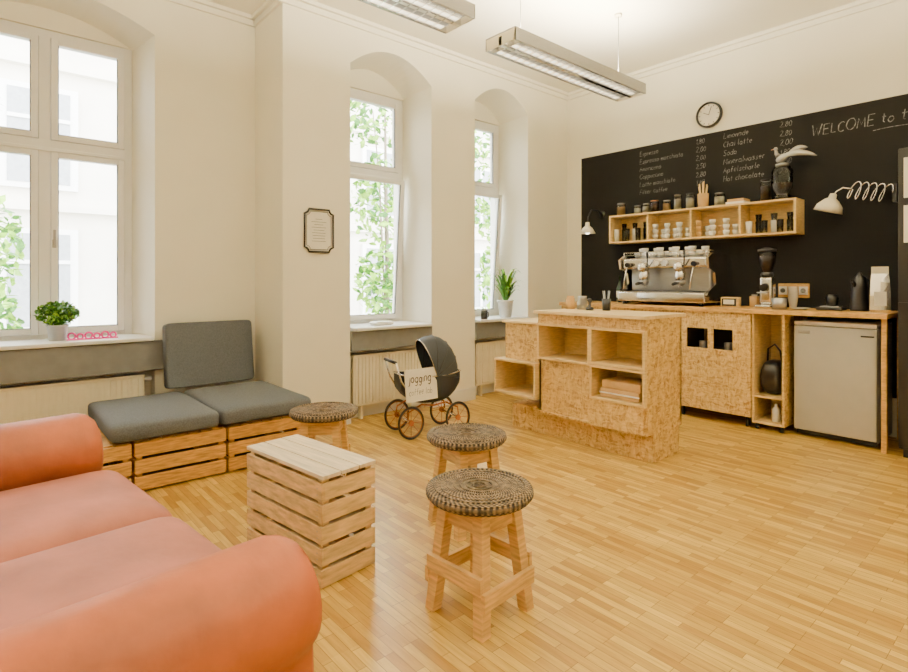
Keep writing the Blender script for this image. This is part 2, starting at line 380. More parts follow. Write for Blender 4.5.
tree((-7.4,7.6,-1),[((0,0,3.6),(.7,.5,.8)),((.2,-.1,2.3),(.6,.5,.6)),((.1,-.3,4.8),(.9,.9,.6)),((.2,-.2,1.3),(.6,.6,.5))],360,.08,5)
tree((-9.5,.05,-1),[((0,.1,2.6),(.7,.4,.7)),((.2,0,1.6),(.7,.45,.6)),((-.2,-.5,4.6),(.9,.7,.8))],330,.08,4.6)

# ---------------------------------------------------------------- pallet-crate bench
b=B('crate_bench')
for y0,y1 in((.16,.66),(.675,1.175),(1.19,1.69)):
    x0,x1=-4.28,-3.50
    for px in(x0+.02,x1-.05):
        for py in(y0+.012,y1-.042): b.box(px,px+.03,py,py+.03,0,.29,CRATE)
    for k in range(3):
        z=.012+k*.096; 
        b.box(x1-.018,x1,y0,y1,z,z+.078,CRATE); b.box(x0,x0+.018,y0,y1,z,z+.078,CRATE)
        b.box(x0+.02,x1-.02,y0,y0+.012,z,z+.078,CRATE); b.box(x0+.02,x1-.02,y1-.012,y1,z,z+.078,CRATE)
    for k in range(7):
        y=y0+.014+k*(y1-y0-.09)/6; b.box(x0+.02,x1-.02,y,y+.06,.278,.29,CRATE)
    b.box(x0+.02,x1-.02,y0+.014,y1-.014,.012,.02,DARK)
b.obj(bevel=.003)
b=B('seat_cushion'); b.cushion(-4.34,-3.47,.555,1.135,.291,.405,FAB,.26,.10,72); b.obj()
b=B('seat_cushion'); b.cushion(-4.34,-3.47,1.14,1.745,.291,.410,FAB,.26,.10,72); b.obj()
b=B('back_cushion'); b.cushion(-.06,.06,-.32,.32,0,.48,FAB,.10,.22,64,36,ez=1.0); b.obj((-4.42,1.37,.40),rot=(0,-.14,0))

# ---------------------------------------------------------------- sofa
b=B('sofa')
def loftarm(cx,y0,y1,zc,R):
    prof=[]; g=R*.64
    prof.append((-g,.06)); prof.append((-g-.005,.22)); prof.append((-g,zc-.125))
    for k in range(22):
        a=math.radians(228-k*(276/21)); prof.append((R*math.cos(a),zc+R*math.sin(a)))
    prof.append((g,zc-.125)); prof.append((g+.005,.22)); prof.append((g,.06))
    secs=[(y1,.72),(y1-.012,.86),(y1-.035,.95),(y1-.07,1.0),(y1-.4,1.0),(y0,1.02)]
    rings=[]
    for y,sc in secs:
        rings.append([b.bm.verts.new((cx+px*sc,y,.42+(pz-.42)*(sc if pz>.2 else 1-(1-sc)*.3))) for px,pz in prof])
    for A,Bq in zip(rings,rings[1:]):
        for k in range(len(prof)-1): b.face([A[k],A[k+1],Bq[k+1],Bq[k]],SOFA,True)
    b.face(rings[0],SOFA,True); b.face(rings[-1][::-1],SOFA)
loftarm(-.74,-.92,.0,.515,.14)
loftarm(.725,-.92,.06,.45,.142)
b.rbox(-.66,.66,-.92,.02,.06,.30,SOFA,.03)
for x0,x1 in((-.63,.0),(.0,.63)):
    b.cushion(x0,x1,-.74,.055,.26,.47,SOFA2,.42,.13,80,24)
b.rbox(-.74,.74,-1.08,-.84,.06,.72,SOFA,.06,5)
b.tube([(-.80,-.96,.72),(.80,-.96,.72)],.12,SOFA,24)
for x0,x1 in((-.6,.0),(.0,.6)): b.cushion(x0,x1,-.87,-.70,.42,.80,SOFA2,.5,.3)
for x in(-.7,.7):
    for y in(-.98,-.06): b.cyl((x,y,0),(x,y,.07),.022,BLACK,.03)
b.obj((-1.98,.46,0),math.radians(6))

# ---------------------------------------------------------------- crate table
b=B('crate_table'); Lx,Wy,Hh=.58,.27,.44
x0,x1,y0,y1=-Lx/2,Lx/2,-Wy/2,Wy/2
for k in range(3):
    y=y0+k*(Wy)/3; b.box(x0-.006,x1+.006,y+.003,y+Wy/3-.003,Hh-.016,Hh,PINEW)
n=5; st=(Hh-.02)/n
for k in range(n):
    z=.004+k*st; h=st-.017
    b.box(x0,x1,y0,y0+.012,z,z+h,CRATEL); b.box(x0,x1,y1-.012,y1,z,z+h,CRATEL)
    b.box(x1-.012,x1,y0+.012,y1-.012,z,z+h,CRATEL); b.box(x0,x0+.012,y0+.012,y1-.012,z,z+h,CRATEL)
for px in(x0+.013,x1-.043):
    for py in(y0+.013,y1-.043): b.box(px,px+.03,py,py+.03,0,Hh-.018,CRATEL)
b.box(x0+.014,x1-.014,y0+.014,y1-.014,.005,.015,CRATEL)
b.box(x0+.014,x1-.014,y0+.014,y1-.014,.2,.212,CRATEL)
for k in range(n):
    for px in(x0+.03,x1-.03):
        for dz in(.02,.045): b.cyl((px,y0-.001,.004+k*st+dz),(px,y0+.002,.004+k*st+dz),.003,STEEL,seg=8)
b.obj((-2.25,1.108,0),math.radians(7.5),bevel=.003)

# ---------------------------------------------------------------- stools
b=B('wooden_stool')
b.lathe([(0,.405),(.15,.405),(.185,.410),(.197,.425),(.197,.437),(.186,.447),(.12,.451),(.03,.448),(0,.446)],(0,0,0),WOVEN,48)
for k in range(1,9):
    R=.197*k/8.3; b.torus((0,0,.449 if k<8 else .443),R,.0045,WOVEN,'z',48,6)
b.box(-.11,.11,-.11,.11,.375,.404,PINE)
tp=[(.085*i,.085*j,.385) for i,j in((1,1),(-1,1),(-1,-1),(1,-1))]; bt=[(.120*i,.120*j,.0) for i,j in((1,1),(-1,1),(-1,-1),(1,-1))]
for t,q in zip(tp,bt): b.beam(q,t,.044,.044,PINE,up=(1,0,0))
def lp(k,z): 
    f=z/.385; return Vector(bt[k])*(1-f)+Vector(tp[k])*f
for k in range(4):
    z=.125 if k%2 else .175
    a=lp(k,z); c=lp((k+1)%4,z); d=(c-a).normalized(); mid=(a+c)/2; out=Vector((mid.x,mid.y,0)).normalized()*.030
    b.beam(a-d*.028+out,c+d*.028+out,.018,.058,PINE)
    z=.345; a=lp(k,z); c=lp((k+1)%4,z); b.beam(a,c,.02,.05,PINE)
for v in b.bm.verts:
    if v.co.z<.02: v.co.z=0
s0=b.obj((-1.462,1.395,0),math.radians(4),bevel=.003)
dup(s0,(-2.01,1.83,0),math.radians(-8)); dup(s0,(-2.93,1.54,0),math.radians(50))

# ---------------------------------------------------------------- stroke font for chalk / sign lettering
def A_(cx,cy,rx,ry,a0,a1,n=8): return [(cx+rx*math.cos(math.radians(a0+(a1-a0)*i/n)),cy+ry*math.sin(math.radians(a0+(a1-a0)*i/n))) for i in range(n+1)]
F={'a':[A_(.25,.3,.22,.28,40,320),[(.45,.55),(.45,.05),(.52,0)]],'b':[[(.06,1),(.06,0)],A_(.27,.28,.21,.28,180,-180,12)],'c':[A_(.28,.3,.23,.29,50,310)],
'd':[A_(.25,.28,.21,.28,20,340,12),[(.47,1),(.47,0)]],'e':[[(.06,.3),(.46,.34)]+A_(.26,.3,.2,.28,20,310)],'f':[[(.4,.95),(.28,1),(.2,.85),(.2,0)],[(.04,.58),(.38,.58)]],
'g':[A_(.25,.3,.2,.26,30,330),[(.45,.55),(.45,-.2),(.3,-.32),(.1,-.25)]],'h':[[(.06,1),(.06,0)],[(.06,.4),(.25,.58),(.42,.45),(.42,0)]],'i':[[(.1,.55),(.1,0)],[(.1,.75),(.11,.8)]],
'j':[[(.2,.55),(.2,-.2),(.05,-.3)]],'k':[[(.06,1),(.06,0)],[(.4,.58),(.08,.25),(.42,0)]],'l':[[(.1,1),(.1,.08),(.2,0)]],'m':[[(.05,.55),(.05,0)],[(.05,.4),(.2,.58),(.32,.45),(.32,0)],[(.32,.4),(.48,.58),(.6,.45),(.6,0)]],
'n':[[(.05,.55),(.05,0)],[(.05,.4),(.25,.58),(.42,.42),(.42,0)]],'o':[A_(.26,.28,.22,.28,90,450,12)],'p':[[(.06,.55),(.06,-.35)],A_(.27,.28,.21,.28,180,-180,12)],'r':[[(.06,.55),(.06,0)],[(.06,.35),(.2,.55),(.35,.55)]],
's':[[(.4,.5),(.25,.58),(.1,.48),(.15,.33),(.35,.25),(.38,.1),(.22,0),(.05,.06)]],'t':[[(.2,.9),(.2,.1),(.32,0)],[(.04,.58),(.38,.58)]],'u':[[(.06,.55),(.06,.15),(.2,0),(.4,.12),(.42,.55),(.42,0)]],
'w':[[(.03,.55),(.18,0),(.32,.4),(.45,0),(.6,.55)]],'z':[[(.05,.55),(.42,.55),(.05,0),(.42,0)]],'y':[[(.05,.55),(.25,.1)],[(.45,.55),(.1,-.3)]],
'W':[[(0,1),(.2,0),(.38,.7),(.56,0),(.78,1)]],'E':[[(.5,1),(.05,1),(.05,0),(.5,0)],[(.05,.52),(.42,.52)]],'L':[[(.06,1),(.06,0),(.5,0)]],'C':[A_(.35,.5,.32,.5,50,310,10)],'O':[A_(.36,.5,.34,.5,90,450,14)],
'M':[[(.03,0),(.1,1),(.36,.3),(.62,1),(.7,0)]],'A':[[(0,0),(.3,1),(.6,0)],[(.12,.4),(.48,.4)]],'F':[[(.5,1),(.05,1),(.05,0)],[(.05,.5),(.4,.5)]],'S':[[(.5,.9),(.3,1),(.08,.85),(.15,.6),(.42,.42),(.48,.18),(.28,0),(.03,.1)]],
'H':[[(.05,1),(.05,0)],[(.52,1),(.52,0)],[(.05,.5),(.52,.5)]],'B':[[(.05,0),(.05,1),(.35,.95),(.38,.62),(.05,.52),(.42,.45),(.45,.1),(.05,0)]],
'0':[A_(.26,.5,.22,.48,90,450,12)],'1':[[(.08,.75),(.25,1),(.25,0)]],'2':[[(.05,.8),(.2,1),(.42,.85),(.38,.55),(.05,0),(.48,0)]],'5':[[(.45,1),(.1,1),(.08,.6),(.35,.6),(.45,.3),(.3,0),(.05,.08)]],
'8':[A_(.26,.75,.17,.22,270,-90,10)+A_(.26,.27,.21,.26,90,450,12)],',':[[(.1,.05),(.04,-.15)]]}
def write(b,s,M,size,r,m,jit=.05,sp=.15,slant=.15):
    x=0
    for ch in s:
        if ch==' ': x+=.4; continue
        g=F.get(ch) or F.get(ch.lower())
        if not g: continue
        dy=random.uniform(-jit,jit); sc=1+random.uniform(-.08,.08); w=0
        for pl in g:
            pts=[]
            for px,py in pl:
                w=max(w,px); X_=x+px*sc+random.uniform(-.02,.02); Y_=py*sc+dy+random.uniform(-.02,.02)
                pts.append(M@Vector(((X_+slant*Y_)*size,Y_*size,0)))
            nrm=(M.to_3x3()@Vector((0,0,1))).normalized(); prev=None
            for i,p in enumerate(pts):
                t=(pts[min(i+1,len(pts)-1)]-pts[max(i-1,0)]).normalized(); sd=t.cross(nrm)*r*random.uniform(.6,1.2)
                c=(b.bm.verts.new(p-sd),b.bm.verts.new(p+sd))
                if prev: b.face([prev[0],prev[1],c[1],c[0]],m)
                prev=c
        x+=w*sc+sp
    return x*size

# ---------------------------------------------------------------- pram
b=B('doll_pram')
nv=14; secs=[]
for i in range(13):
    u=-1+2*i/12; y=.29*u
    w=.135*(1-abs(u)**4*.35); zb=.24+.12*abs(u)**3; zt=.455+.02*u*u
    ring=[]
    for k in range(nv+1):
        a=pi+pi*k/nv; ring.append((w*math.copysign(abs(math.cos(a))**.5,math.cos(a)),y,zt+(zt-zb)*-abs(math.sin(a))**.6))
    secs.append([b.bm.verts.new(p) for p in ring])
for A,Bq in zip(secs,secs[1:]):
    for k in range(nv): b.face([A[k],A[k+1],Bq[k+1],Bq[k]],NAVY,True)
b.face(secs[0],NAVY);b.face(secs[-1],NAVY)
b.box(-.12,.12,-.27,.27,.415,.43,NAVY)
rim=[( .135*(1-abs(u)**4*.35)*sg,.29*u,.458+.02*u*u) for sg,us in((1,[-1+i/6 for i in range(13)]),(-1,[1-i/6 for i in range(13)])) for u in us]
b.tube(rim,.007,CHROME,6,closed=True)
pv=Vector((0,.03,.46)); ribs=[]
for i in range(9):
    th=math.radians(-4+i*15); ribs.append([pv+Vector((.142*math.cos(pi*k/16),.27*abs(math.sin(pi*k/16))**.55*math.cos(th),.30*abs(math.sin(pi*k/16))**.55*math.sin(th)) ) for k in range(17)])
rv=[[b.bm.verts.new(p) for p in r] for r in ribs]
for A,Bq in zip(rv,rv[1:]):
    for k in range(16): b.face([A[k],A[k+1],Bq[k+1],Bq[k]],HOODG,True)
for i in(0,2,4,6,8): b.tube(ribs[i],.004,BLACK if i!=8 else CHROME,6)
for sx in(-.13,.13):
    b.tube([(sx,-.25,.14),(sx,-.24,.2),(sx,-.12,.25),(sx,0,.235),(sx,.12,.25),(sx,.24,.2),(sx,.25,.14)],.007,RUST,8)
    b.tube([(sx,-.20,.30),(sx,-.31,.44),(sx,-.36,.58)],.008,CHROME,8)
b.cyl((-.13,-.36,.58),(.13,-.36,.58),.012,BLACK,seg=10)
for y in(-.23,.23):
    b.cyl((-.165,y,.125),(.165,y,.125),.008,CHROME,seg=8)
    for sx in(-.155,.155):
        b.torus((sx,y,.125),.115,.010,BLACK,'x',32,8); b.torus((sx,y,.125),.104,.004,RUST,'x',32,6); b.cyl((sx-.012,y,.125),(sx+.012,y,.125),.022,RUST,seg=14)
        for k in range(8):
            a=pi*k/4; b.cyl((sx,y,.125),(sx,y+.103*math.cos(a),.125+.103*math.sin(a)),.0025,RUST,seg=5)
Ms=Matrix.Translation((.165,-.14,.43))@Matrix.Rotation(math.radians(12),4,'Z')@Matrix.Rotation(-.12,4,'Y')
b.box(-.004,.004,-.17,.17,-.14,.10,PAPER,Ms)
write(b,'jogging',Ms@Matrix(((0,0,1,.0055),(1,0,0,-.14),(0,1,0,.0),(0,0,0,1))),.07,.004,BLACK)
write(b,'coffee lab',Ms@Matrix(((0,0,1,.0055),(1,0,0,-.14),(0,1,0,-.09),(0,0,0,1))),.045,.002,GREYP)
b.obj((-3.43,2.70,0),math.radians(-14),scale=(.95,.86,1.0))

# ---------------------------------------------------------------- bar counter
b=B('bar_counter'); t=.018
xa,xm,xb=-2.76,-2.285,-1.86; yf,yk=3.25,3.72
b.box(xa-.02,xb+.01,yf-.03,yk+.04,.945,.968,PLYD)
b.box(xa,xb,yf,yf+t,.872,.945,OSB)
b.box(xb-t,xb,yf+t,yk,.2,.945,OSB)
b.box(xa,xb,yk-t,yk,.2,.945,OSB)
b.cubby(xa,xm,yf-.012,yf+.32,.60,.872,t,PLY)
b.cubby(xm,xb-.002,yf-.012,yf+.32,.615,.872,t,PLY)
b.cubby(xm,xb-.002,yf-.012,yf+.32,.375,.612,t,PLY)
b.box(xa,xm-.002,yf+.02,yf+.02+t,.2,.60,OSB)
b.box(xm,xb-t,yf,yf+t,.2,.373,OSB)
b.box(xa,xb,yf,yk,.19,.205,OSB)
b.box(xa,xa+t,yf+.02,yk-t,.2,.6,OSB)
b.box(-3.13,xa-.022,yf+.03,yk,.565,.855,OSB); b.box(-3.15,xa-.021,yf+.01,yk+.01,.855,.873,PLYD)
b.cubby(-3.2,xa-.003,yf-.03,yf+.36,.285,.562,t,PLY)
b.box(-3.12,xb-.004,yf+.10,yk-.03,0,.19,OSB)
b.obj(bevel=.002)
b=B('kraft_box'); b.rbox(xm+.06,xb-.07,yf+.03,yf+.27,.395,.455,KRAFT,.004,2)
b.rbox(xm+.07,xb-.06,yf+.035,yf+.26,.456,.51,KRAFT,.004,2); b.box(xm+.055,xb-.065,yf+.028,yf+.03,.42,.43,PAPER); b.obj()
b=B('milk_pitcher'); b.lathe([(0,0),(.04,0),(.042,.05),(.033,.09),(.036,.105),(.033,.105),(.03,.09),(.038,.05),(.036,.005),(0,.005)],(0,0,0),STEEL,24); b.tube([(.04,0,.08),(.07,0,.08),(.075,0,.04),(.042,0,.025)],.005,STEEL,6); b.obj((-2.62,3.62,.968))
b=B('coffee_tamper'); b.lathe([(0,0),(.029,0),(.029,.02),(.01,.028),(.01,.05),(.017,.075),(.012,.09),(0,.094)],(0,0,0),BLACK,20); b.obj((-2.50,3.55,.968))
b=B('sugar_jar'); b.lathe([(0,0),(.035,0),(.035,.08),(.028,.095),(.028,.105),(0,.105)],(0,0,0),KRAFT,20); b.obj((-2.72,3.60,.968))
b=B('spoon_cup'); b.lathe([(0,0),(.03,0),(.034,.09),(.031,.09),(.027,.005),(0,.005)],(0,0,0),BLACK,20)
for k in range(4): b.cyl((.01*math.cos(k*1.6),.01*math.sin(k*1.6),.01),(.03*math.cos(k*1.6),.03*math.sin(k*1.6),.15),.003,STEEL,seg=6)
b.obj((-2.40,3.62,.968))

# ---------------------------------------------------------------- back counter
b=B('back_counter')
yf=4.72; YE=5.284
b.box(-3.7,-.90,yf-.02,YE,.93,.965,PINEX)
cx0,cx1=-2.40,-1.785; z0,z1=.09,.929
zz=(.615,.785); hs=((-2.315,-2.13),(-2.085,-1.925))
b.box(cx0,cx1,yf,yf+t,z0,zz[0],OSB); b.box(cx0,cx1,yf,yf+t,zz[1],z1,OSB)
b.box(cx0,hs[0][0],yf,yf+t,zz[0],zz[1],OSB); b.box(hs[0][1],hs[1][0],yf,yf+t,zz[0],zz[1],OSB); b.box(hs[1][1],cx1,yf,yf+t,zz[0],zz[1],OSB)
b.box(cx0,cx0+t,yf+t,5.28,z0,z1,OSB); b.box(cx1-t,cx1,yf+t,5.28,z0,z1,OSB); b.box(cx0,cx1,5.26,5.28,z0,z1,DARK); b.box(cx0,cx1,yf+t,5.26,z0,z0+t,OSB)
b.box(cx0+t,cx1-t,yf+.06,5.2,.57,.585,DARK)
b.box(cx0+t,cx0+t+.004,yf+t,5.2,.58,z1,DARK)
for h0,h1 in hs:
    b.lathe([(0,0),(.03,0),(.035,.08),(0,.08)],((h0+h1)/2,yf+.12,.585),STEEL,16)
b.box(-3.7,cx0-.002,yf+.02,yf+.04,.09,.929,OSB); b.box(-3.7,-3.68,yf+.04,5.28,.09,.929,OSB)
b.box(-1.783,-1.765,yf+.02,5.28,.05,.929,PLY); b.box(-1.563,-1.545,yf+.02,5.28,.05,.929,OSB)
b.box(-1.765,-1.563,yf+.02,5.28,.05,.07,PLY); b.box(-1.765,-1.563,5.1,5.12,.07,.929,PLY); b.box(-1.765,-1.563,yf+.02,5.1,.26,.275,PLY)
for x in(-3.6,-2.37,-1.83,-1.755,-1.575):
    for y in(yf+.06,5.22): b.cyl((x,y,0),(x,y,.092 if x<-1.8 else .05),.014,BLACK,seg=12)
b.beam((-.925,yf+.04,0),(-.925,yf+.04,.93),.03,.04,PINEX); b.beam((-.925,5.24,0),(-.925,5.24,.93),.03,.04,PINEX)
bc=b.obj(bevel=.002)
b=B('black_bag'); b.cushion(-1.755,-1.585,yf+.06,5.05,.277,.55,BLACK,.6,.5,32,16); b.tube([(-1.72,4.9,.52),(-1.71,4.88,.64),(-1.66,4.88,.68),(-1.62,4.88,.63),(-1.61,4.9,.52)],.008,BLACK,6); b.obj()
b=B('cleaning_bottle'); b.lathe([(0,0),(.03,0),(.03,.1),(.012,.12),(.012,.14),(0,.14)],(-1.63,4.82,.0705),CER,16); b.obj(parent=bc)

b=B('mini_fridge')
b.rbox(-1.50,-.975,4.86,5.27,.03,.875,FRIDGE,.008); b.rbox(-1.50,-.975,4.80,4.852,.05,.85,FRIDGE,.01); b.box(-1.49,-.985,4.85,4.862,.06,.845,BLACK)
b.rbox(-1.50,-.975,4.81,5.27,.853,.885,WHITE,.006); b.box(-1.49,-.985,4.84,4.87,.012,.048,BLACK)
b.rbox(-1.07,-.99,4.792,4.80,.79,.80,BLACK,.003); b.rbox(-1.47,-1.39,4.795,4.80,.79,.815,STEEL,.002)
for x in(-1.46,-1.01):
    for y in(4.9,5.22): b.cyl((x,y,0),(x,y,.035),.016,BLACK,seg=12)
b.obj()
b=B('tall_black_cabinet'); b.box(-.84,-.20,4.72,5.284,.06,2.09,BLACK); b.box(-.84,-.20,4.70,4.718,.08,1.05,BLACK); b.box(-.84,-.20,4.70,4.718,1.06,2.08,BLACK); b.box(-.82,-.22,4.74,5.28,0,.06,DARK)
b.cyl((-.27,4.66,.85),(-.27,4.66,1.3),.008,STEEL,seg=10)
for z in(.87,1.28): b.cyl((-.27,4.66,z),(-.27,4.70,z),.006,STEEL,seg=8)
b.box(-.81,-.58,4.697,4.70,1.75,2.02,PAPER); b.box(-.81,-.6,4.697,4.70,1.45,1.7,PAPER)
b.obj(bevel=.003)

# ---------------------------------------------------------------- chalkboard
b=B('chalkboard'); b.box(-3.84,XR-1.4,YB-.012,YB-.001,.30,2.60,BOARD); cb=b.obj()
yt=YB-.0128
b=B('chalk_lettering')
c1=['Espresso','Espresso macchiato','Americano','Cappuccino','Latte macchiato','Filter coffee']; p1=['1,80','2,00','2,00','2,50','2,80','1,80']
c2=['Limonade','Chai latte','Soda','Mineralwasser','Apfelschorle','Hot chocolate']; p2=['2,80','2,80','2,00','1,80','2,50','2,80']
def wl(s,x,z,size,r,rot=0):
    Mt=Matrix.Translation((x,yt,z))@Matrix.Rotation(rot,4,'Y')@Matrix.Rotation(pi/2,4,'X')
    write(b,s,Mt,size,r,CHALK)
for i in range(6):
    z=2.50-i*.080
    wl(c1[i],-3.10,z,.046,.0019,-.015); wl(p1[i],-2.50,z+.018,.046,.0019)
    wl(c2[i],-2.24,z+.02,.048,.0019,-.015); wl(p2[i],-1.76,z+.028,.046,.0019)
wl('WELCOME to the coffee bar',-1.52,2.40,.082,.0036,-.025)
pr=None
for k in range(12):
    x=-1.1+k*.06; c=(b.bm.verts.new((x,yt,2.365+.004*math.sin(k)-.002+k*.002)),b.bm.verts.new((x,yt,2.365+.004*math.sin(k)+.002+k*.002)))
    if pr: b.face([pr[0],pr[1],c[1],c[0]],CHALK)
    pr=c
b.obj(parent=cb)
b=B('wall_clock'); Mx=Matrix.Translation((-2.37,YB-.001,2.775))@Matrix.Rotation(pi/2,4,'X')
b.lathe([(0,0),(.122,0),(.122,.03),(.112,.038),(.104,.03),(.104,.018)],(0,0,0),BLACK,40,Mx); b.lathe([(.104,.018),(0,.018)],(0,0,0),PAPER,40,Mx)
for k in range(12):
    a=k*pi/6; b.beam((-2.37+.083*math.sin(a),YB-.021,2.775+.083*math.cos(a)),(-2.37+.096*math.sin(a),YB-.021,2.775+.096*math.cos(a)),.004,.006,BLACK,up=(0,1,0))
b.beam((-2.37,YB-.023,2.775),(-2.42,YB-.023,2.80),.004,.008,BLACK,up=(0,1,0)); b.beam((-2.37,YB-.025,2.775),(-2.345,YB-.025,2.85),.003,.005,BLACK,up=(0,1,0))
b.obj()
b=B('wall_shelf'); x0,x1=-3.336,-1.57; w=(x1-x0)/4
b.box(x0,x1,5.08,YB-.013,1.585,1.603,PLY); b.box(x0,x1,5.08,YB-.013,1.86,1.878,PLY)
for k in range(5):
    x=x0+k*w; xx=min(max(x-.009,x0),x1-.018); b.box(xx,xx+.018,5.08,YB-.013,1.603,1.86,PLY)
b.box(x0,x1,YB-.02,YB-.0135,1.603,1.86,PLY)
b.obj(bevel=.002)
b=B('stacked_glassware')
for k in range(4):
    for j in range(6):
        x=x0+k*w+.055+j*.062; yy=5.14+.05*(j%2)
        if k in(0,3):
            h=.13 if k==0 else .11; b.lathe([(0,0),(.024,0),(.028,h),(.025,h),(.021,.006),(0,.006)],(x,yy,1.6035),JGLASS if (j+k)%3 else CER,14)
            if j%2: b.lathe([(0,h),(.02,h),(.028,h+.06),(.025,h+.06),(.018,h+.005),(0,h+.005)],(x,yy,1.6035),JGLASS,14)
        else:
            for l in range(2 if j%2 else 3): b.lathe([(0,0),(.018,0),(.028,.03),(.029,.05),(.026,.05),(.024,.03),(.014,.005),(0,.005)],(x,yy,1.6035+l*.052),CER if k==1 else (CER if j%3 else KRAFT),14)
b.obj()
def jar(name,x,y,z,r,h,fill,lid,fh=.7):
    b=B(name); b.lathe([(0,0),(r,0),(r,h*.85),(r*.8,h*.93),(r*.8,h*.95)],(0,0,0),JGLASS,20); b.lathe([(0,.003),(r*.94,.003),(r*.94,h*fh),(0,h*fh)],(0,0,0),fill,20); b.lathe([(0,h*.93),(r*.86,h*.93),(r*.86,h),(0,h)],(0,0,0),lid,20); b.obj((x,y,z))
zt=1.879
jar('storage_jar',-3.24,5.16,zt,.045,.13,KRAFT,STEEL)
jar('storage_jar',-3.06,5.18,zt,.038,.09,CER,STEEL)
jar('storage_jar',-2.96,5.18,zt,.04,.10,PAPER,STEEL); jar('storage_jar',-2.86,5.16,zt,.045,.12,COFFEE,COPPER); jar('storage_jar',-2.74,5.18,zt,.04,.11,KRAFT,CER)
b=B('utensil_jar'); b.lathe([(0,0),(.045,0),(.05,.13),(.046,.13),(.04,.005),(0,.005)],(0,0,0),KRAFT,20)
for k in range(6): a=k*1.05; b.tube([(.012*math.cos(a),.012*math.sin(a),.01),(.04*math.cos(a),.04*math.sin(a),.2+.02*(k%3))],.006,PLY,6)
b.obj((-2.37,5.16,zt))
jar('storage_jar',-2.50,5.17,zt,.04,.15,PAPER,BLACK); jar('storage_jar',-2.22,5.16,zt,.045,.12,CER,STEEL); jar('storage_jar',-2.62,5.16,zt,.035,.15,CER,STEEL)
b=B('book_stack'); b.box(-2.14,-1.98,5.1,5.25,zt,zt+.02,PAPER); b.box(-2.13,-1.99,5.11,5.25,zt+.021,zt+.045,KRAFT); b.obj()
b=B('glass_coffee_hopper'); b.lathe([(0,0),(.06,0),(.065,.03),(.045,.05),(.075,.10),(.082,.24),(.06,.28),(.045,.29)],(0,0,0),JGLASS,24); b.lathe([(0,.052),(.042,.052),(.069,.10),(.074,.14),(0,.15)],(0,0,0),COFFEE,24); b.lathe([(0,.285),(.05,.285),(.05,.305),(.02,.315),(0,.32)],(0,0,0),STEEL,24)
R=lambda a,ax: Matrix.Rotation(math.radians(a),4,ax)
b.sphere((.0,0,.355),.035,STEEL,(1.5,.8,.9),20,R(-25,'Y'))
b.tube([(-.03,0,.375),(-.045,0,.40),(-.05,0,.43)],[.02,.014,.011],STEEL,10); b.sphere((-.05,0,.44),.016,STEEL); b.tube([(-.058,0,.442),(-.088,0,.437)],[.006,.001],COPPER,8)
for yy,dz,L_ in((-.02,-.04,.25),(.03,.05,.17)):
    prev=None
    for k in range(9):
        u=k/8; p=Vector((.01+L_*u,yy,.37+.03*math.sin(u*pi)+dz*u)); wz=.024*math.sin(pi*min(.15+u*.85,1))**.7+.002
        c=[b.bm.verts.new(p+Vector((0,.02,wz))),b.bm.verts.new(p+Vector((0,-.008,0))),b.bm.verts.new(p-Vector((0,-.01,wz)))]
        if prev:
            for q in range(2): b.face([prev[q],prev[q+1],c[q+1],c[q]],STEEL,True)
        prev=c
b.obj((-1.70,5.165,zt))
jar('storage_jar',-1.83,5.17,zt,.045,.19,COFFEE,BLACK)
b=B('accordion_wall_lamp'); zc=1.88; xs=-.96
b.box(xs-.01,xs+.015,YB-.06,YB-.0125,zc-.09,zc+.05,BLACK)
pts=[]
nl=5
for k in range(nl*24+1):
    u=k/(nl*24); th=2*pi*nl*u
    cx=xs-.03-.24*u; cz=zc-.02+.05*u
    e=.064*math.sin(th); f=.024*math.cos(th)
    pts.append((cx+f+e*.35,YB-.06-.05*u-.010*math.cos(th),cz+e))
b.tube(pts,.005,CHROME,8)
xe=xs-.03-.24
b.tube([pts[-1],(xe-.04,YB-.12,zc+.05),(xe-.08,YB-.14,zc+.02),(xe-.10,YB-.14,zc-.01)],.007,CHROME,8)
Mx=Matrix.Translation((xe-.10,YB-.15,zc-.01))@Matrix.Rotation(math.radians(16),4,'Y')
b.lathe([(0,.02),(.022,.015),(.028,-.02),(.05,-.035),(.088,-.08),(.10,-.13),(.096,-.13),(.084,-.082),(.046,-.04),(0,-.03)],(0,0,0),LAMPW,28,Mx); b.sphere((xe-.085,YB-.15,zc-.09),.03,CER)
b.obj()
b=B('gooseneck_lamp'); b.lathe([(0,0),(.04,0),(.04,.015),(0,.015)],(0,0,0),BLACK,20,Matrix.Translation((-3.55,YB-.0125,1.93))@Matrix.Rotation(pi/2,4,'X'))
b.tube([(-3.55,YB-.03,1.93),(-3.55,5.18,1.97),(-3.54,5.06,1.96),(-3.53,4.98,1.88),(-3.53,4.97,1.82)],.007,BLACK,8)
b.lathe([(0,.12),(.02,.12),(.025,.08),(.05,.06),(.085,0),(.08,0),(.045,.055),(0,.07)],(-3.53,4.97,1.70),LAMPW,28); b.sphere((-3.53,4.97,1.72),.028,TUBE)
b.obj()
b=B('power_outlet_strip'); b.rbox(-1.765,-1.53,YB-.035,YB-.0125,1.05,1.17,PINEX,.004)
for k in range(3):
    x=-1.725+k*.077; b.rbox(x-.033,x+.033,YB-.045,YB-.035,1.075,1.145,CER,.003); b.lathe([(0,0),(.02,0),(.02,.004),(0,.004)],(0,0,0),GREYP,20,Matrix.Translation((x,YB-.046,1.11))@Matrix.Rotation(pi/2,4,'X'))
b.obj()

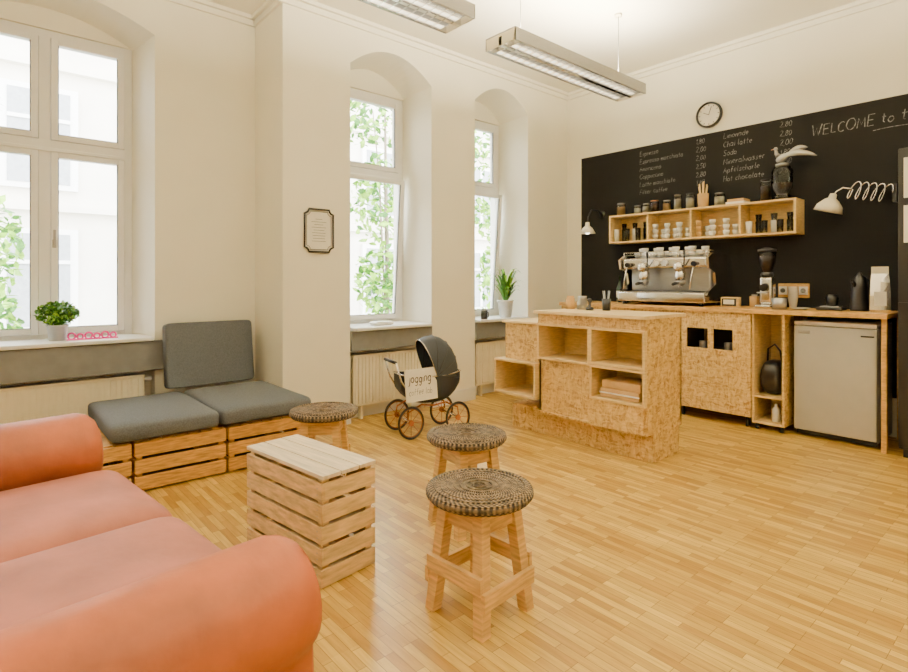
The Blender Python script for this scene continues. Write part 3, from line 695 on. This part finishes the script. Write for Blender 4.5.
# ---------------------------------------------------------------- espresso machine
b=B('espresso_machine')
for x in(-.38,.38):
    for y in(-.17,.17): b.cyl((x,y,0),(x,y,.035),.02,BLACK,seg=12)
b.rbox(-.43,.43,-.22,.22,.03,.12,CHROME,.012); b.box(-.36,.36,-.215,-.02,.12,.126,STEEL)
for k in range(24): x=-.35+k*.03; b.box(x,x+.008,-.21,-.03,.126,.132,BLACK)
b.rbox(-.40,.40,-.02,.21,.12,.40,STEEL,.02); b.rbox(-.42,.42,-.15,.22,.34,.445,CHROME,.025,4)
for sx in(-1,1):
    x=.425*sx; pts=[(-.2,.1),(-.17,.13),(-.02,.2),(-.04,.30),(-.16,.34),(-.18,.43),(-.10,.47),(.2,.47),(.22,.10)]
    A=[b.bm.verts.new((x,p[0],p[1])) for p in pts]; C=[b.bm.verts.new((x+.02*sx,p[0],p[1])) for p in pts]
    b.face(A,CHROME);b.face(C[::-1],CHROME)
    for k in range(len(pts)): b.face([A[k],A[(k+1)%len(pts)],C[(k+1)%len(pts)],C[k]],CHROME)
for gx in(-.19,.17):
    b.lathe([(0,0),(.045,0),(.05,.03),(.05,.07),(.038,.09),(.038,.12)],(gx,-.13,.23),CHROME,24)
    b.sphere((gx,-.16,.355),.05,CHROME); b.cyl((gx,-.10,.34),(gx,-.2,.36),.03,CHROME)
    b.lathe([(0,-.035),(.03,-.035),(.04,-.01),(.04,.012),(0,.012)],(gx,-.13,.22),STEEL,20)
    b.tube([(gx,-.16,.21),(gx+.01,-.24,.205),(gx+.02,-.31,.195)],[.01,.014,.013],BLACK,10)
    for d in(-.012,.012): b.tube([(gx,-.13,.19),(gx+d,-.13,.175),(gx+d,-.13,.165)],.006,CHROME,6)
    b.tube([(gx+.05,-.17,.36),(gx+.07,-.2,.42),(gx+.075,-.21,.5)],[.006,.006,.012],BLACK,8)
for x in(-.34,.32):
    b.tube([(x,-.15,.36),(x,-.2,.34),(x-.01,-.22,.24),(x-.02,-.22,.15)],.006,CHROME,8); b.cyl((x,-.15,.38),(x,-.2,.38),.022,BLACK,seg=14)
for x in(-.05,.03): b.lathe([(0,0),(.032,0),(.032,.012),(.026,.014),(0,.012)],(0,0,0),CER,24,Matrix.Translation((x,-.152,.395))@Matrix.Rotation(pi/2,4,'X')); b.torus((x,-.165,.395),.031,.005,CHROME,'y',24,6)
b.box(-.36,.36,-.08,.16,.445,.45,STEEL)
for z in(.475,.50): b.tube([(-.41,.2,z),(-.41,-.13,z),(.41,-.13,z),(.41,.2,z)],.005,CHROME,6)
for x in(-.41,-.14,.14,.41): b.cyl((x,-.13,.44),(x,-.13,.505),.005,CHROME,seg=6)
em=b.obj((-2.62,5.01,.966))
b=B('espresso_cup_stack')
for i in range(9):
    for j in range(2):
        for l in range(1+(i+j)%2):
            b.lathe([(0,0),(.02,0),(.033,.03),(.034,.05),(.031,.05),(.029,.03),(.017,.005),(0,.005)],(-2.94+i*.079,4.98+j*.09,1.417+l*.045),CER if (i*3+j)%4 else STEEL,16)
b.obj()
b=B('coffee_grinder'); b.rbox(-.06,.06,-.09,.09,0,.03,CHROME,.01); b.rbox(-.05,.05,-.02,.08,.03,.26,CHROME,.02); b.cyl((0,-.01,.18),(0,-.07,.17),.03,BLACK); b.tube([(-.04,-.09,.13),(.04,-.09,.13)],.006,STEEL,6); b.lathe([(.045,.26),(.05,.28),(.04,.30)],(0,.02,0),BLACK,24); b.lathe([(.03,.30),(.06,.37),(.068,.47),(.06,.47)],(0,.02,0),JGLASS,24); b.lathe([(0,.30),(.028,.30),(.055,.37),(.06,.43),(0,.44)],(0,.02,0),COFFEE,24); b.lathe([(0,.47),(.07,.47),(.07,.49),(.02,.505),(0,.505)],(0,.02,0),BLACK,24)
b.obj((-1.76,4.98,.966))
b=B('tip_box'); b.rbox(-2.11,-1.97,4.93,5.01,.966,1.05,PLY,.004); b.box(-2.10,-1.98,4.925,4.93,.975,1.04,BLACK); b.box(-2.085,-1.995,4.923,4.925,.99,1.03,PAPER); b.obj()
b=B('kitchen_scale'); b.rbox(-1.39,-1.22,4.94,5.08,.966,.99,BLACK,.006); b.rbox(-1.37,-1.24,4.96,5.06,.99,.998,STEEL,.003); b.lathe([(0,0),(.035,0),(.045,.06),(.03,.09),(0,.09)],(-1.30,5.01,.999),BLACK,20); b.obj()
b=B('small_plate'); b.lathe([(0,0),(.04,0),(.07,.012),(.068,.015),(.04,.004),(0,.004)],(-1.5,4.95,.966),CER,24); b.obj()
b=B('electric_kettle'); b.lathe([(0,0),(.06,0),(.062,.02),(.05,.18),(.042,.25),(.02,.27),(.012,.29),(0,.295)],(0,0,0),BLACK,28); b.tube([(.045,0,.24),(.09,0,.23),(.1,0,.12),(.058,0,.05)],.009,BLACK,8); b.tube([(-.04,0,.19),(-.075,0,.23)],[.016,.01],BLACK,8); b.obj((-1.13,5.04,.966),math.radians(60))
b=B('syrup_bottle'); 
b.lathe([(0,0),(.033,0),(.035,.02),(.035,.15),(.012,.21),(.012,.26),(.015,.26),(.015,.275),(0,.275)],(0,0,0),BOTTLE,20); b.lathe([(.0355,.05),(.0355,.12)],(0,0,0),PAPER,20); sb=b.obj((-3.14,5.12,.966))
dup(sb,(-3.25,5.15,.966))
b=B('tea_tin'); b.rbox(-1.93,-1.87,5.08,5.14,.966,1.06,KRAFT,.004); b.cyl((-1.90,5.11,1.06),(-1.90,5.11,1.075),.022,STEEL); b.obj()
b=B('paper_cup_stack')
for l in range(5): b.lathe([(0,0),(.026,0),(.038,.09),(.040,.092),(.036,.092),(.024,.004),(0,.004)],(0,0,l*.022),CER,20)
b.obj((-1.62,5.17,.966))
b=B('knock_box'); b.lathe([(0,0),(.05,0),(.056,.09),(.052,.09),(.047,.005),(0,.005)],(0,0,0),STEEL,24); b.cyl((-.052,0,.075),(.052,0,.075),.01,BLACK,seg=10); b.obj((-1.62,4.86,.966))
b=B('coffee_bag')
secs=[]
for z,wx,wy in((0,.055,.04),(.02,.062,.045),(.12,.06,.045),(.22,.055,.03),(.28,.05,.006),(.33,.05,.004)):
    secs.append([b.bm.verts.new((wx*sx_,wy*sy_,z)) for sx_,sy_ in((-1,-1),(0,-1.15),(1,-1),(1,1),(0,1.15),(-1,1))])
for A,C in zip(secs,secs[1:]):
    for k in range(6): b.face([A[k],A[(k+1)%6],C[(k+1)%6],C[k]],CHROME)
b.face(secs[0],CHROME);b.face(secs[-1],CHROME); b.box(-.035,.035,-.053,-.050,.05,.15,PAPER); b.obj((-.985,4.93,.966),.25)

# ---------------------------------------------------------------- framed poster
b=B('framed_poster'); yc,zc=2.08,1.595; w,h=.125,.17; c=.035
def ordered(w,h,c):
    P=[]
    for cx,cy,a0 in((w,h,270),(-w,h,360),(-w,-h,90),(w,-h,180)):
        for k in range(6):
            a=math.radians(a0-k*18) ; P.append((cx+c*math.cos(a),cy+c*math.sin(a)))
    return P
P=ordered(w,h,c)
b.tube([(XP+.012,yc+p[0],zc+p[1]) for p in P],.0075,BLACK,8,closed=True)
Q=ordered(w-.018,h-.018,c*.9); b.tube([(XP+.010,yc+p[0],zc+p[1]) for p in Q],.002,BLACK,6,closed=True)
b.face([b.bm.verts.new((XP+.006,yc+p[0],zc+p[1])) for p in P],PAPER)
for k in range(9): ww=.03+.035*abs(math.sin(k*1.7)); b.box(XP+.0065,XP+.008,yc-ww,yc+ww,zc+.09-k*.022,zc+.093-k*.022,GREYP)
b.obj(recalc=True)

# ---------------------------------------------------------------- plants
b=B('potted_shrub'); b.lathe([(0,0),(.05,0),(.062,.10),(.066,.10),(.066,.11),(.058,.11),(.05,.095),(0,.095)],(0,0,0),POT,28)
b.lathe([(0,.096),(.055,.096)],(0,0,0),COFFEE,20)
for k in range(14): a=k*.45; b.tube([(0,0,.09),(.06*math.cos(a),.06*math.sin(a),.19)],.002,LEAF,5)
leaves(b,(0,0,.19),(.125,.125,.085),900,.018,[LEAF,LEAF,LEAFL]); b.obj((-4.72,.435,ZS+.028),recalc=False)
b=B('pink_eyeglasses_ornament')
for k in range(6):
    R=.018 if k%2 else .022; b.torus((.0,k*.05,R+.006),R,.006,PINK,'x',18,6)
b.box(-.008,.008,-.03,.28,0,.008,PINK); b.obj((-4.66,.51,ZS+.0285))
b=B('potted_spider_plant'); b.lathe([(0,0),(.06,0),(.085,.17),(.09,.17),(.09,.185),(.08,.185),(.07,.16),(0,.16)],(0,0,0),CER,28)
for k in range(60):
    a=random.uniform(0,6.28); l=random.uniform(.12,.30); hh=random.uniform(.14,.36); w=.013
    d=Vector((math.cos(a),math.sin(a),0)); sd=Vector((-d.y,d.x,0)); pr=None
    for j in range(7):
        u=j/6; p=d*(l*u*.8)+Vector((0,0,.15+hh*math.sin(u*2.0)*1.05)); ww=w*(1-u**2)+.001
        c=(b.bm.verts.new(p-sd*ww),b.bm.verts.new(p+sd*ww))
        if pr: b.face([pr[0],pr[1],c[1],c[0]],LEAFL if k%3==0 else LEAF,True)
        pr=c
b.obj((-4.13,4.33,ZS+.048),recalc=False)
b=B('black_mug'); b.lathe([(0,0),(.035,0),(.035,.09),(.031,.09),(.031,.006),(0,.006)],(0,0,0),BLACK,20); b.tube([(.035,0,.075),(.06,0,.07),(.06,0,.025),(.035,0,.02)],.005,BLACK,6); b.obj((-4.08,3.96,ZS+.048))
b=B('folded_towel'); b.cushion(-.06,.06,-.1,.1,0,.035,CER,.4,.25); b.obj((-4.15,2.75,ZS+.048))

# ---------------------------------------------------------------- ceiling luminaires
def luminaire(x,y0,y1,e):
    b=B('louvre_ceiling_light'); z=2.75; w=.135; y0_,y1_=0,y1-y0
    b.box(-w,-w+.006,y0_,y1_,0,.075,STEEL); b.box(w-.006,w,y0_,y1_,0,.075,STEEL); b.box(-w,w,y0_,y0_+.006,0,.075,CREAM); b.box(-w,w,y1_-.006,y1_,0,.075,CREAM)
    b.box(-w,w,y0_,y1_,.075,.085,STEEL); b.box(-.014,.014,y0_,y1_,.002,.06,CHROME)
    for sx in(-w+.008,w-.014): b.box(sx,sx+.004,y0_,y1_,.002,.04,CHROME)
    n=int((y1_)/.065)
    for k in range(1,n): b.box(-w+.006,w-.006,k*y1_/n-.003,k*y1_/n+.003,.002,.045,CHROME)
    for sx in(-.066,.066): b.cyl((sx,.03,.06),(sx,y1_-.03,.06),.010,TUBE,seg=10)
    for y in(.2,y1_-.2): b.cyl((0,y,.085),(0,y,ZC-z),.003,STEEL,seg=6); b.lathe([(0,0),(.03,0),(.03,-.02),(0,-.02)],(0,y,ZC-z),CREAM,16)
    o=b.obj((x,y0,z))
    l=bpy.data.lights.new('uplight','AREA'); l.shape='RECTANGLE'; l.size=.2; l.size_y=y1_-.1; l.energy=e; l.color=(1,.86,.60)
    lo=bpy.data.objects.new('uplight',l); S.collection.objects.link(lo); lo.parent=o; lo.location=(0,y1_/2,.095); lo.rotation_euler=(pi,0,0)
luminaire(-2.52,.68,2.24,80); luminaire(-2.55,2.62,4.22,110); luminaire(.4,.6,2.2,120); luminaire(.4,2.6,4.2,150); luminaire(.4,-2.2,-.6,70); luminaire(-2.52,-2.0,-.4,70)  # first pair hangs in view; the other fixtures are unseen, added as fill light

# ---------------------------------------------------------------- world, camera
w=bpy.data.worlds.new('world'); S.world=w; w.use_nodes=True; N=w.node_tree.nodes; L=w.node_tree.links
bg=N['Background']; tc=N.new('ShaderNodeTexCoord'); sp=N.new('ShaderNodeSeparateXYZ'); r=N.new('ShaderNodeValToRGB')
r.color_ramp.elements[0].color=(.92,.92,.90,1); r.color_ramp.elements[1].color=(.88,.94,1,1)
L.new(tc.outputs['Generated'],sp.inputs[0]);L.new(sp.outputs[2],r.inputs[0]);L.new(r.outputs[0],bg.inputs[0]); bg.inputs[1].default_value=22
cam=bpy.data.cameras.new('camera'); co=bpy.data.objects.new('camera',cam); S.collection.objects.link(co)
co.location=(0,0,1.2); co.rotation_euler=(pi/2,0,math.radians(49)); cam.sensor_width=36; cam.lens=551/908*36; cam.shift_y=-56/908; cam.clip_start=.05
S.camera=co
